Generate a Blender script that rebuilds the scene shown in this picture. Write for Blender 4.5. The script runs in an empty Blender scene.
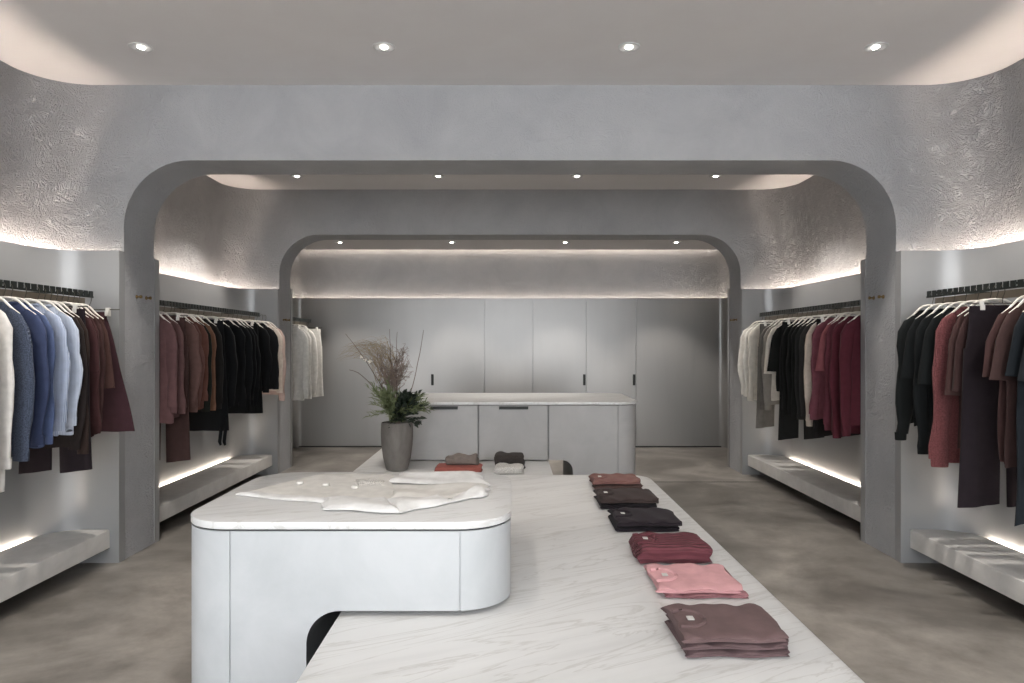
import bpy, bmesh, math, random
from mathutils import Vector, Matrix
S = bpy.context.scene
COL = S.collection
PI = math.pi
F = 683.0                       # focal length in pixels of the 1024x683 frame
EYE = 1.5

# ------------------------------------------------------------------ helpers
def lin(c):
    c = c.lstrip('#'); r = [int(c[i:i+2], 16)/255 for i in (0, 2, 4)]
    return tuple((v/12.92 if v <= .04045 else ((v+.055)/1.055)**2.4) for v in r) + (1,)

def tag(o, label=None, cat=None, group=None, kind=None):
    if label: o['label'] = label
    if cat: o['category'] = cat
    if group: o['group'] = group
    if kind: o['kind'] = kind
    return o

def thing(name, label, cat, loc=(0, 0, 0), rz=0, group=None):
    o = bpy.data.objects.new(name, None); COL.objects.link(o)
    o.empty_display_size = .05
    o.location = loc; o.rotation_euler = (0, 0, rz)
    return tag(o, label, cat, group)

class MB:
    """collects shapes and links them as one mesh object"""
    def __init__(s): s.v = []; s.f = []
    def add(s, vs, fs):
        k = len(s.v); s.v += [tuple(p) for p in vs]; s.f += [tuple(i+k for i in f) for f in fs]
    def box(s, x0, x1, y0, y1, z0, z1):
        s.add([(x0,y0,z0),(x1,y0,z0),(x1,y1,z0),(x0,y1,z0),(x0,y0,z1),(x1,y0,z1),(x1,y1,z1),(x0,y1,z1)],
              [(3,2,1,0),(4,5,6,7),(0,1,5,4),(1,2,6,5),(2,3,7,6),(3,0,4,7)])
    def prism(s, poly, z0, z1, bev=0.0):
        """poly = ccw list of (x,y); optional small rounded edge on the top and bottom"""
        n = len(poly)
        if bev <= 0:
            lv = [(poly, z0), (poly, z1)]
        else:
            ins = inset(poly, bev); mid = inset(poly, bev*.3)
            lv = [(ins, z0), (mid, z0+bev*.3), (poly, z0+bev), (poly, z1-bev), (mid, z1-bev*.3), (ins, z1)]
        vs = [(x, y, z) for pl, z in lv for x, y in pl]
        fs = []
        for k in range(len(lv)-1):
            for i in range(n):
                j = (i+1) % n
                fs.append((k*n+i, k*n+j, (k+1)*n+j, (k+1)*n+i))
        fs.append(tuple(reversed(range(n)))); fs.append(tuple((len(lv)-1)*n+i for i in range(n)))
        s.add(vs, fs)
    def lathe(s, prof, n=32, c=(0, 0, 0)):
        vs = []; fs = []
        for r, z in prof:
            for i in range(n):
                a = 2*PI*i/n; vs.append((c[0]+r*math.cos(a), c[1]+r*math.sin(a), c[2]+z))
        for k in range(len(prof)-1):
            for i in range(n):
                j = (i+1) % n; fs.append((k*n+i, k*n+j, (k+1)*n+j, (k+1)*n+i))
        if prof[0][0] > 1e-5: fs.append(tuple(reversed(range(n))))
        if prof[-1][0] > 1e-5: fs.append(tuple((len(prof)-1)*n+i for i in range(n)))
        s.add(vs, fs)
    def tube(s, pts, r, n=8, flat=1.0):
        pts = [Vector(p) for p in pts]; m = len(pts)
        rs = r if isinstance(r, (list, tuple)) else [r]*m
        vs = []; fs = []; up = Vector((0, 1, 0))
        for k, p in enumerate(pts):
            t = (pts[min(k+1, m-1)]-pts[max(k-1, 0)]).normalized()
            if abs(t.dot(up)) > .95: up = Vector((1, 0, 0))
            a = t.cross(up).normalized(); b = t.cross(a).normalized()
            for i in range(n):
                q = 2*PI*i/n; vs.append(p + a*rs[k]*math.cos(q) + b*rs[k]*flat*math.sin(q))
        for k in range(m-1):
            for i in range(n):
                j = (i+1) % n; fs.append((k*n+i, k*n+j, (k+1)*n+j, (k+1)*n+i))
        fs.append(tuple(reversed(range(n)))); fs.append(tuple((m-1)*n+i for i in range(n)))
        s.add(vs, fs)
    def rings(s, rr, cap0=False, cap1=False, close=True):
        n = len(rr[0]); vs = [p for r in rr for p in r]; fs = []
        for k in range(len(rr)-1):
            for i in range(n if close else n-1):
                j = (i+1) % n; fs.append((k*n+i, k*n+j, (k+1)*n+j, (k+1)*n+i))
        if cap0: fs.append(tuple(reversed(range(n))))
        if cap1: fs.append(tuple((len(rr)-1)*n+i for i in range(n)))
        s.add(vs, fs)
    def build(s, name, mat, parent=None, smooth=40, fixn=True):
        me = bpy.data.meshes.new(name); me.from_pydata(s.v, [], s.f); me.update()
        if fixn:
            bm = bmesh.new(); bm.from_mesh(me)
            bmesh.ops.recalc_face_normals(bm, faces=bm.faces[:]); bm.to_mesh(me); bm.free()
        if smooth:
            me.shade_smooth(); me.set_sharp_from_angle(angle=math.radians(smooth))
        if mat: me.materials.append(mat)
        o = bpy.data.objects.new(name, me); COL.objects.link(o)
        if parent: o.parent = parent
        return o

def inset(poly, d):
    """move a ccw polygon inwards by d"""
    n = len(poly); out = []
    for i in range(n):
        a = Vector(poly[i-1]); b = Vector(poly[i]); c = Vector(poly[(i+1) % n])
        e1 = (b-a).normalized(); e2 = (c-b).normalized()
        n1 = Vector((-e1.y, e1.x)); n2 = Vector((-e2.y, e2.x)); m = n1+n2
        if m.length < 1e-6: m = n1
        m.normalize(); k = d/max(.3, m.dot(n1)); q = b+m*k
        out.append((q.x, q.y))
    return out

def offset_line(pl, d):
    """offset an open polyline by d to the left of its direction (mitred)"""
    out = []; n = len(pl)
    for i in range(n):
        b = Vector(pl[i])
        e1 = (b-Vector(pl[i-1])).normalized() if i else (Vector(pl[1])-b).normalized()
        e2 = (Vector(pl[i+1])-b).normalized() if i < n-1 else e1
        n1 = Vector((-e1.y, e1.x)); n2 = Vector((-e2.y, e2.x)); m = (n1+n2).normalized()
        q = b+m*(d/max(.3, m.dot(n1))); out.append((q.x, q.y))
    return out

def rrect(x0, x1, y0, y1, r, n=10):
    p = []
    rr = r if isinstance(r, (list, tuple)) else [r]*4          # order: x0y0, x1y0, x1y1, x0y1
    for (cx, cy, a0, q) in ((x0+rr[0], y0+rr[0], PI, rr[0]), (x1-rr[1], y0+rr[1], 1.5*PI, rr[1]),
                            (x1-rr[2], y1-rr[2], 0, rr[2]), (x0+rr[3], y1-rr[3], .5*PI, rr[3])):
        if q <= 0: p.append((cx, cy)); continue
        for i in range(n+1):
            a = a0+.5*PI*i/n; p.append((cx+q*math.cos(a), cy+q*math.sin(a)))
    return p

def boolean(o, cutters):
    for c in cutters:
        m = o.modifiers.new('cut', 'BOOLEAN'); m.operation = 'DIFFERENCE'; m.solver = 'EXACT'; m.object = c
    bpy.context.view_layer.update()
    dg = bpy.context.evaluated_depsgraph_get()
    me = bpy.data.meshes.new_from_object(o.evaluated_get(dg))
    o.modifiers.clear(); old = o.data; o.data = me; me.name = old.name
    for c in cutters: bpy.data.objects.remove(c)
    me.shade_smooth(); me.set_sharp_from_angle(angle=math.radians(35))
    return o

# ------------------------------------------------------------------ materials
def new_mat(name):
    m = bpy.data.materials.new(name); m.use_nodes = True
    nt = m.node_tree; b = nt.nodes['Principled BSDF']
    return m, nt, b
def node(nt, t, **kw):
    n = nt.nodes.new(t)
    for k, v in kw.items():
        if k in n.inputs: n.inputs[k].default_value = v
        else: setattr(n, k, v)
    return n
def coords(nt, scale=(1, 1, 1), rot=(0, 0, 0)):
    tc = node(nt, 'ShaderNodeTexCoord'); mp = node(nt, 'ShaderNodeMapping')
    mp.inputs['Scale'].default_value = scale; mp.inputs['Rotation'].default_value = rot
    nt.links.new(tc.outputs['Object'], mp.inputs['Vector']); return mp.outputs['Vector']
def ramp(nt, src, stops):
    r = node(nt, 'ShaderNodeValToRGB'); e = r.color_ramp.elements
    while len(e) < len(stops): e.new(.5)
    for k, (p, c) in enumerate(stops): e[k].position = p; e[k].color = c
    nt.links.new(src, r.inputs['Fac']); return r.outputs['Color']
def bump(nt, b, h, strength, dist):
    n = node(nt, 'ShaderNodeBump', Strength=strength, Distance=dist)
    nt.links.new(h, n.inputs['Height']); nt.links.new(n.outputs['Normal'], b.inputs['Normal'])

def mottled(name, c0, c1, scale, rough, det=6, bs=0, bscale=60, bd=.002, metallic=0, stretch=(1, 1, 1), spec=.5):
    m, nt, b = new_mat(name)
    v = coords(nt, stretch)
    n = node(nt, 'ShaderNodeTexNoise', Scale=scale, Detail=det, Roughness=.6, Distortion=.4)
    nt.links.new(v, n.inputs['Vector'])
    nt.links.new(ramp(nt, n.outputs['Fac'], [(.3, lin(c0)), (.7, lin(c1))]), b.inputs['Base Color'])
    b.inputs['Roughness'].default_value = rough; b.inputs['Metallic'].default_value = metallic
    b.inputs['Specular IOR Level'].default_value = spec
    if bs:
        n2 = node(nt, 'ShaderNodeTexNoise', Scale=bscale, Detail=4, Roughness=.6)
        nt.links.new(v, n2.inputs['Vector']); bump(nt, b, n2.outputs['Fac'], bs, bd)
    return m

def plaster(name, c0, c1, strength):
    m, nt, b = new_mat(name)
    v = coords(nt)
    n = node(nt, 'ShaderNodeTexNoise', Scale=2.2, Detail=8, Roughness=.62, Distortion=.6)
    nt.links.new(v, n.inputs['Vector'])
    nt.links.new(ramp(nt, n.outputs['Fac'], [(.3, lin(c0)), (.72, lin(c1))]), b.inputs['Base Color'])
    b.inputs['Roughness'].default_value = .9
    t = node(nt, 'ShaderNodeTexNoise', Scale=6.5, Detail=5, Roughness=.6, Distortion=2.2)
    nt.links.new(v, t.inputs['Vector'])
    t2 = node(nt, 'ShaderNodeTexVoronoi', Scale=12); t2.feature = 'SMOOTH_F1'
    nt.links.new(t.outputs['Color'], t2.inputs['Vector'])
    mx = node(nt, 'ShaderNodeMath', operation='ADD')
    nt.links.new(t.outputs['Fac'], mx.inputs[0]); nt.links.new(t2.outputs['Distance'], mx.inputs[1])
    # the relief is trowelled deeper on the side walls than across the arches
    sp = node(nt, 'ShaderNodeSeparateXYZ'); nt.links.new(v, sp.inputs[0])
    ab = node(nt, 'ShaderNodeMath', operation='ABSOLUTE'); nt.links.new(sp.outputs['X'], ab.inputs[0])
    mr = node(nt, 'ShaderNodeMapRange'); mr.inputs[1].default_value = 2.0; mr.inputs[2].default_value = 3.1
    mr.inputs[3].default_value = strength*.28; mr.inputs[4].default_value = strength
    nt.links.new(ab.outputs[0], mr.inputs[0])
    bump(nt, b, mx.outputs[0], strength, .05)
    bn = [n_ for n_ in nt.nodes if n_.type == 'BUMP'][0]; nt.links.new(mr.outputs[0], bn.inputs['Strength'])
    return m

def marble(name):
    m, nt, b = new_mat(name)
    v = coords(nt, (1, 1, 1), (0, 0, math.radians(62)))
    st = node(nt, 'ShaderNodeMapping'); st.inputs['Scale'].default_value = (3.4, .45, 2)
    nt.links.new(v, st.inputs['Vector'])
    n = node(nt, 'ShaderNodeTexNoise', Scale=1.5, Detail=9, Roughness=.6, Distortion=1.3)
    nt.links.new(st.outputs['Vector'], n.inputs['Vector'])
    base = ramp(nt, n.outputs['Fac'], [(.28, lin('bfbfbe')), (.5, lin('cdcdcc')), (.7, lin('d3d3d2'))])
    n2 = node(nt, 'ShaderNodeTexNoise', Scale=2.1, Detail=8, Roughness=.55, Distortion=2.2)
    nt.links.new(st.outputs['Vector'], n2.inputs['Vector'])
    vein = ramp(nt, n2.outputs['Fac'], [(.485, (1, 1, 1, 1)), (.5, lin('c9c5be')), (.53, (1, 1, 1, 1))])
    mx = node(nt, 'ShaderNodeMix', data_type='RGBA', blend_type='MULTIPLY'); mx.inputs[0].default_value = .42
    nt.links.new(base, mx.inputs[6]); nt.links.new(vein, mx.inputs[7])
    nt.links.new(mx.outputs[2], b.inputs['Base Color'])
    b.inputs['Roughness'].default_value = .3
    return m

def plain(name, c, rough=.5, metallic=0, spec=.5):
    m, nt, b = new_mat(name)
    v = coords(nt); n = node(nt, 'ShaderNodeTexNoise', Scale=30, Detail=3)
    nt.links.new(v, n.inputs['Vector'])
    a = lin(c); lo = tuple(x*.9 for x in a[:3])+(1,)
    nt.links.new(ramp(nt, n.outputs['Fac'], [(.3, lo), (.7, a)]), b.inputs['Base Color'])
    b.inputs['Roughness'].default_value = rough; b.inputs['Metallic'].default_value = metallic
    b.inputs['Specular IOR Level'].default_value = spec
    return m

def emit(name, c, s):
    m = bpy.data.materials.new(name); m.use_nodes = True; nt = m.node_tree; nt.nodes.clear()
    e = node(nt, 'ShaderNodeEmission'); e.inputs['Color'].default_value = c; e.inputs['Strength'].default_value = s
    o = node(nt, 'ShaderNodeOutputMaterial'); nt.links.new(e.outputs[0], o.inputs['Surface'])
    return m

_fab = {}
def fabric(col, kind='plain'):
    key = (col, kind)
    if key in _fab: return _fab[key]
    m, nt, b = new_mat('fabric_'+kind+'_'+col)
    a = lin(col); g = .3*a[0]+.5*a[1]+.2*a[2]; q = .8 if g < .3 else 1.12
    a = tuple(min(.86, q*(x*.85+g*.15)) for x in a[:3])+(1,)
    lo = tuple(x*.88 for x in a[:3])+(1,); hi = tuple(min(1, x*1.06) for x in a[:3])+(1,)
    v = coords(nt)
    if kind == 'heather':
        n = node(nt, 'ShaderNodeTexNoise', Scale=190, Detail=3, Roughness=.8)
        hi = tuple(min(1, x*2.0) for x in a[:3])+(1,); lo = tuple(x*.5 for x in a[:3])+(1,)
    elif kind == 'rib':
        n = node(nt, 'ShaderNodeTexNoise', Scale=120, Detail=3, Roughness=.8)
        hi = tuple(min(1, x*1.35) for x in a[:3])+(1,); lo = tuple(x*.65 for x in a[:3])+(1,)
    else:
        n = node(nt, 'ShaderNodeTexNoise', Scale=25, Detail=5)
    nt.links.new(v, n.inputs['Vector'])
    colr = ramp(nt, n.outputs['Fac'], [(.32, lo), (.68, hi)])
    if kind == 'stripe':
        w = node(nt, 'ShaderNodeTexWave', Scale=42, Distortion=.5); w.bands_direction = 'X'
        nt.links.new(v, w.inputs['Vector'])
        mx = node(nt, 'ShaderNodeMix', data_type='RGBA')
        mw = node(nt, 'ShaderNodeMath', operation='MULTIPLY'); mw.inputs[1].default_value = .45
        nt.links.new(w.outputs['Fac'], mw.inputs[0]); nt.links.new(mw.outputs[0], mx.inputs[0])
        nt.links.new(colr, mx.inputs[6]); mx.inputs[7].default_value = (.78, .82, .9, 1)
        colr = mx.outputs[2]
    nt.links.new(colr, b.inputs['Base Color'])
    b.inputs['Roughness'].default_value = .92; b.inputs['Specular IOR Level'].default_value = .18
    b.inputs['Sheen Weight'].default_value = .03
    if kind == 'knit':
        mp = node(nt, 'ShaderNodeMapping'); mp.inputs['Scale'].default_value = (0, 1, 1); nt.links.new(v, mp.inputs['Vector'])
        w = node(nt, 'ShaderNodeTexWave', Scale=27, Distortion=.4); w.bands_direction = 'DIAGONAL'
        nt.links.new(mp.outputs['Vector'], w.inputs['Vector']); bump(nt, b, w.outputs['Fac'], .9, .008)
    elif kind in ('rib', 'heather'):
        w = node(nt, 'ShaderNodeTexWave', Scale=45 if kind == 'rib' else 60, Distortion=1.0)
        w.bands_direction = 'X'; nt.links.new(v, w.inputs['Vector']); bump(nt, b, w.outputs['Fac'], .7, .006)
    else:
        n2 = node(nt, 'ShaderNodeTexNoise', Scale=240, Detail=2); nt.links.new(v, n2.inputs['Vector'])
        bump(nt, b, n2.outputs['Fac'], .25, .002)
    _fab[key] = m
    return m

M = {}
M['plaster'] = plaster('trowelled plaster', '9fa0a3', 'aeafb1', .8)
M['arch'] = M['plaster']
M['ceiling'] = mottled('ceiling paint', 'dedbdb', 'e1dfdf', 3, .85)
M['floor'] = None
M['panel'] = mottled('satin wall panel', '8e8f90', '959697', 1.2, .32, metallic=.18, stretch=(1, 1, .15))
M['door'] = mottled('satin door panel', '8b8a89', '959493', 1.2, .3, metallic=.28, stretch=(1, 1, .12))
M['cement'] = mottled('micro cement front', 'a5a8aa', 'b6b8ba', 3.2, .6, bs=.08, bscale=90)
M['counter'] = mottled('counter front', 'a2a1a0', 'afaead', 3.5, .6)
M['bench'] = mottled('bench stone', 'bcbab7', 'd0cecb', 5, .65, bs=.1)
M['marble'] = marble('white marble')
M['gap'] = plain('dark gap', '2b2c2d', .8)
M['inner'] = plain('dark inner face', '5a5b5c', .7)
M['black'] = plain('black metal', '1e201f', .5, .3)
M['railblack'] = plain('blackened rail', '252a28', .42, .4)
M['brass'] = plain('aged brass', '8c7650', .4, .8)
M['tan'] = plain('bronze strip', '6f675c', .45, .5)
M['hanger'] = plain('ivory hanger', 'dcd8cf', .45)
M['wire'] = plain('hook wire', '5b5852', .35, .9)
M['clip'] = plain('white clip', 'd8d6d0', .4)
M['clipbrown'] = plain('bronze clip', '6e6155', .4, .5)
M['chrome'] = plain('chrome ring', 'd2d2d2', .4, .0)
M['led'] = emit('warm led', (1, .84, .71, 1), 138)
M['led_dim'] = emit('dim warm led', (1, .84, .70, 1), 34)
M['led_slot'] = emit('slot led', (1, .85, .71, 1), 14)
M['led_bench'] = emit('bench led', (1, .86, .72, 1), 85)
M['led_back'] = emit('rear led', (1, .84, .70, 1), 30)
M['lens'] = emit('lamp lens', (1, .95, .88, 1), 14)
M['vase'] = mottled('grey cement vase', '5b5753', '7d7974', 6, .8, bs=.25, bscale=30, bd=.006, stretch=(1, 1, .5))
M['twig'] = plain('grey pink twigs', '75675f', .9)
M['plume'] = plain('tan dried grass', '86755b', .95)
M['branch'] = plain('bare branch', '5b4b43', .9)
M['leaf'] = plain('olive leaves', '68714f', .7)
M['leafdark'] = plain('dark leaves', '1f2a20', .5)
M['flower'] = plain('dried white flower', 'cfc8bd', .8)
M['label'] = plain('woven neck label', 'c5c3bf', .6)

def floor_mat():
    m, nt, b = new_mat('polished concrete')
    v = coords(nt)
    n = node(nt, 'ShaderNodeTexNoise', Scale=.9, Detail=9, Roughness=.62, Distortion=.9)
    nt.links.new(v, n.inputs['Vector'])
    c = ramp(nt, n.outputs['Fac'], [(.3, lin('5f5b56')), (.5, lin('7d7974')), (.7, lin('9a958f'))])
    n2 = node(nt, 'ShaderNodeTexNoise', Scale=3.2, Detail=10, Roughness=.66); nt.links.new(v, n2.inputs['Vector'])
    c2 = ramp(nt, n2.outputs['Fac'], [(.36, (.55, .54, .53, 1)), (.6, (1, 1, 1, 1))])
    mx = node(nt, 'ShaderNodeMix', data_type='RGBA', blend_type='MULTIPLY'); mx.inputs[0].default_value = .8
    nt.links.new(c, mx.inputs[6]); nt.links.new(c2, mx.inputs[7]); nt.links.new(mx.outputs[2], b.inputs['Base Color'])
    r = node(nt, 'ShaderNodeMapRange'); r.inputs[3].default_value = .3; r.inputs[4].default_value = .5
    nt.links.new(n2.outputs['Fac'], r.inputs[0]); nt.links.new(r.outputs[0], b.inputs['Roughness'])
    b.inputs['Specular IOR Level'].default_value = .4
    return m
M['floor'] = floor_mat()

# ------------------------------------------------------------------ the room
FRONT = -3.2
A1, A1B, A2, A2B, BACK = 4.77, 5.17, 7.98, 8.38, 10.12
CEIL = 3.316; LIP = 2.15; LAT = 3.25; PAN = 3.17; OPEN = 2.69

def struct(o): o['kind'] = 'structure'; return o

b = MB(); b.box(-3.6, 3.6, FRONT-3, 10.4, -.12, 0); struct(b.build('floor', M['floor'], smooth=0))
b = MB(); b.box(-3.6, 3.6, FRONT, A2B-.02, CEIL, CEIL+.12); struct(b.build('ceiling', M['ceiling'], smooth=0))
b = MB(); b.box(-3.4, 3.4, A2B-.01, 9.74, 2.86, 2.92); struct(b.build('ceiling_rear', M['ceiling'], smooth=0))
b = MB(); b.box(-3.6, 3.6, A2B, 10.4, CEIL, CEIL+.12); struct(b.build('ceiling_slot', M['ceiling'], smooth=0))
b = MB(); b.box(-3.3, 3.3, 7.47, 7.485, 0.0, .0015); struct(b.build('trim_1', M['gap'], smooth=0))

def arch(y0, y1, name):
    r = .46; top = 2.79; pts = [(-3.5, 0), (-3.5, CEIL+.05), (3.5, CEIL+.05), (3.5, 0), (OPEN+.006, 0)]
    n = 18
    for i in range(n+1):
        a = .5*PI*i/n; pts.append((OPEN+.006-r+r*math.cos(a), top-r+r*math.sin(a)))
    for i in range(n+1):
        a = .5*PI+.5*PI*i/n; pts.append((-OPEN-.006+r+r*math.cos(a), top-r+r*math.sin(a)))
    pts.append((-OPEN-.006, 0))
    me = bpy.data.meshes.new(name); bm = bmesh.new()
    f = bm.faces.new([bm.verts.new((x, y0, z)) for x, z in pts])
    g = bmesh.ops.extrude_face_region(bm, geom=[f])
    for v in [e for e in g['geom'] if isinstance(e, bmesh.types.BMVert)]: v.co.y = y1
    bmesh.ops.triangulate(bm, faces=[f for f in bm.faces if len(f.verts) > 4])
    bmesh.ops.recalc_face_normals(bm, faces=bm.faces[:])
    bm.to_mesh(me); bm.free(); me.shade_smooth(); me.set_sharp_from_angle(angle=math.radians(30))
    me.materials.append(M['arch']); o = bpy.data.objects.new(name, me); COL.objects.link(o)
    return struct(o)
arch(A1, A1B, 'wall_front_arch'); arch(A2, A2B, 'wall_rear_arch')

def arc(cx, cy, r, a0, a1, n=14):
    return [(cx+r*math.cos(a0+(a1-a0)*i/n), cy+r*math.sin(a0+(a1-a0)*i/n)) for i in range(n+1)]

def side_line(y0, y1, lat, r, inner):
    """right hand side plan line from the near return round to the far return (outside on the right)"""
    p = []
    if y0 > FRONT+.5:
        p += [(inner, y0)] + arc(lat-r, y0+r, r, -.5*PI, 0)
    else: p += [(lat, y0)]
    p += arc(lat-r, y1-r, r, 0, .5*PI) + [(inner, y1)]
    return p
def dedupe(p):
    o = [p[0]]
    for q in p[1:]:
        if (Vector(q)-Vector(o[-1])).length > 1e-4: o.append(q)
    return o
def strip(name, pl, thick, z0, z1, mat, s, kind='structure', flip=False):
    """wall of the given thickness on the right of the plan line, mirrored for s = -1"""
    pl = dedupe(pl); off = offset_line(pl, -thick)
    n = len(pl); vs = []; fs = []
    for (x, y), (u, w) in zip(pl, off):
        vs += [(s*x, y, z0), (s*x, y, z1), (s*u, w, z1), (s*u, w, z0)]
    for i in range(n-1):
        for k in range(4):
            l = (k+1) % 4; fs.append((4*i+k, 4*i+l, 4*i+4+l, 4*i+4+k))
    fs += [(3, 2, 1, 0), tuple(4*(n-1)+k for k in range(4))]
    b = MB(); b.add(vs, fs); o = b.build(name, mat, smooth=30); o['kind'] = kind
    return o

def ribbon(name, pl, w, z, mat, s):
    pl = dedupe(pl); a = offset_line(pl, w/2); c = offset_line(pl, -w/2); vs = []; fs = []
    for (x, y), (u, v) in zip(a, c):
        vs += [(s*x, y, z), (s*u, v, z), (s*x, y, z-.006), (s*u, v, z-.006)]
    for i in range(len(pl)-1):
        k = 4*i
        fs += [(k, k+1, k+5, k+4), (k+2, k+6, k+7, k+3), (k, k+4, k+6, k+2), (k+1, k+3, k+7, k+5)]
    b = MB(); b.add(vs, fs); o = b.build(name, mat, smooth=0); o['kind'] = 'structure'
    return o

for s, nm in ((-1, 'left'), (1, 'right')):
    for k, (y0, y1) in enumerate(((FRONT, A1), (A1B, A2))):
        sfx = ('front', 'middle')[k]
        strip(f'wall_{nm}_{sfx}', side_line(y0, y1, LAT, .35, OPEN+.012)[1 if k else 0:-1], .12, 0, CEIL+.02, M['plaster'], s)
        p0 = y0+.07 if k else y0
        pl = side_line(p0, y1-.07, PAN, .27, OPEN)
        if k: pl = [(OPEN, y0)] + pl
        pl = pl + [(OPEN, y1)]
        strip(f'wall_{nm}_{sfx}_panel', pl, .02, 0, LIP, M['panel'], s)
        bed = side_line(p0+(.02 if k else 0), y1-.05, PAN+.02, .29, OPEN+.02)
        strip(f'trim_{nm}_{sfx}_ledge', bed, .05, 2.05, 2.07, M['ceiling'], s)
        lp = offset_line(dedupe(bed), -.026)
        e0 = 16 if k else 0                         # the return strips carry a weaker tape
        if k: ribbon(f'trim_{nm}_{sfx}_light_near', lp[:6], .012, 2.087, M['led_dim'], s)
        ribbon(f'trim_{nm}_{sfx}_light', lp[6 if k else 0:-6], .014, 2.087, M['led'], s)
        ribbon(f'trim_{nm}_{sfx}_light_far', lp[-6:], .012, 2.087, M['led_dim'], s)
# rear bay: side walls, back wall and panels in one sweep from one side to the other
def back_line(lat, r, y0, yb, inner):
    rt = [(inner, y0)] + arc(lat-r, y0+r, r, -.5*PI, 0) + arc(lat-r, yb-r, r, 0, .5*PI)
    return rt
for s, nm in ((-1, 'left'), (1, 'right')):
    strip(f'wall_{nm}_rear', back_line(LAT, .2, A2B, BACK, OPEN+.012)[1:]+[(0, BACK)], .12, 0, CEIL+.02, M['plaster'], s)
    pl = [(OPEN, A2B)] + back_line(PAN, .12, A2B+.07, BACK-.08, OPEN) + [(0, BACK-.08)]
    strip(f'wall_{nm}_rear_panel', pl, .02, 0, LIP+.04, M['door'], s)
    bed = back_line(PAN+.02, .14, A2B+.09, BACK-.06, OPEN+.02) + [(0, BACK-.06)]
    strip(f'trim_{nm}_rear_ledge', bed, .05, 2.09, 2.11, M['ceiling'], s)
    ribbon(f'trim_{nm}_rear_light', offset_line(dedupe(bed), -.026), .014, 2.127, M['led_back'], s)
b = MB(); b.box(-3.1, 3.1, 10.055, 10.067, 2.925, 2.937); struct(b.build('trim_2', M['led_slot'], smooth=0))

# doors in the back wall
DF = BACK-.08
xs = [(-1.167, -.372, None), (-.372, .335, None), (.335, 1.116, 'r'), (1.116, 1.846, 'r'), (1.846, 2.70, None)]
for k, (x0, x1, h) in enumerate(xs):
    b = MB(); b.box(x0+.005, x1-.005, DF-.028, DF, .02, LIP+.03)
    d = struct(b.build(f'door_{k+1}', M['door'], smooth=0))
    hx = {'r': x1-.028, None: None}[h]
    if k == 0: hx = x0+.03
    if hx is not None:
        b = MB(); b.prism(rrect(hx-.018, hx+.018, DF-.04, DF-.028, .004, 3), .91, 1.07)
        tag(b.build('door_handle', M['black'], d), 'black recessed pull')
b = MB(); b.box(-3.1, 3.1, DF-.02, DF-.001, 0, .018); struct(b.build('baseboard_back', M['gap'], smooth=0))

# ------------------------------------------------------------------ benches
def bench(s, y0, y1, name, label, endcap):
    t = thing(name, label, 'bench', (s*2.96, .5*(y0+y1), .106))
    h = .5*(y1-y0)
    x0, x1, xt = 2.755-2.96, PAN-2.96, PAN-.035-2.96
    def slab(a, c, z0, z1):
        q = MB(); r = .012
        pr = [(a, z0), (c, z0), (c, z1), (a+r, z1), (a+r*.3, z1-r*.3), (a, z1-r)]
        n = len(pr); vs = [(s*x, y, z) for y in (-h, h) for x, z in pr]
        fs = [(i, (i+1) % n, n+(i+1) % n, n+i) for i in range(n)] + [tuple(range(n))[::-1], tuple(range(n, 2*n))]
        q.add(vs, fs); return q
    slab(x0, xt, 0, .124).build('bench_slab', M['bench'], t, smooth=30)
    q = MB(); q.box(min(s*xt, s*x1), max(s*xt, s*x1), -h, h, .0, .094); q.build('wall_bracket', M['bench'], t, smooth=0)
    q = MB(); q.box(min(s*(xt+.018), s*(x1-.008)), max(s*(xt+.018), s*(x1-.008)), -h, h, .094, .102)
    tag(q.build('light_strip', M['led_bench'], t, smooth=0), 'glowing strip light along the wall')
    return t
bench(-1, -.6, A1-.07, 'wall_bench', 'long grey bench under the blue shirts, nearest the front', 0)
bench(1, -.6, A1-.07, 'wall_bench', 'long grey bench below the brown tees and aubergine trousers', 0)
bench(-1, A1B+.07, A2-.07, 'wall_bench', 'grey bench under the mauve and black clothes past the arch', 0)
bench(1, A1B+.07, A2-.07, 'wall_bench', 'grey bench under the crimson and grey clothes past the arch', 0)

# ------------------------------------------------------------------ rails
RL = 2.80
def rail(s, y0, y1, label):
    t = thing('clothes_rail', label, 'clothes rail', (s*RL, y0, 1.815))
    b = MB(); L = y1-y0; p = .0545; n = int(L/p)
    for k in range(n+1):
        a = L-(k+1)*p+.0075; c = L-k*p-.0075
        if a < 0: break
        b.box(-.0035, .0035, a, c, 0, .045)
    b.box(-.002, .002, 0, L, .0, .012)
    b.build('notched_bar', M['railblack'], t, smooth=0)
    b = MB(); b.box(-.03, -.022, 0, L, -.05, -.022) if s > 0 else b.box(.022, .03, 0, L, -.05, -.022)
    # flat bronze strip on the wall side of the bar
    b = MB(); x = s*.06; b.box(x-.004, x+.004, 0, L, -.045, .0)
    tag(b.build('back_strip', M['tan'], t, smooth=0), 'bronze strip behind the bar')
    for fr in (.06, .5, .94):
        y = L*fr; b = MB()
        b.box(min(0, s*(PAN-RL)), max(0, s*(PAN-RL)), y-.008, y+.008, .022, .036)
        b.build('wall_bracket', M['railblack'], t, smooth=0)
    return t
rail(-1, 3.0, 4.59, 'black notched clothes rail holding the blue shirts')
rail(1, 3.0, 4.59, 'black notched clothes rail above the brown tees and aubergine trousers')
rail(-1, A1B+.09, 7.64, 'black notched clothes rail holding the mauve and black clothes')
rail(1, A1B+.09, 7.66, 'black notched clothes rail holding the crimson and grey clothes')
rail(-1, A2B+.1, 9.62, 'short black notched clothes rail holding only white clothes')

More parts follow.
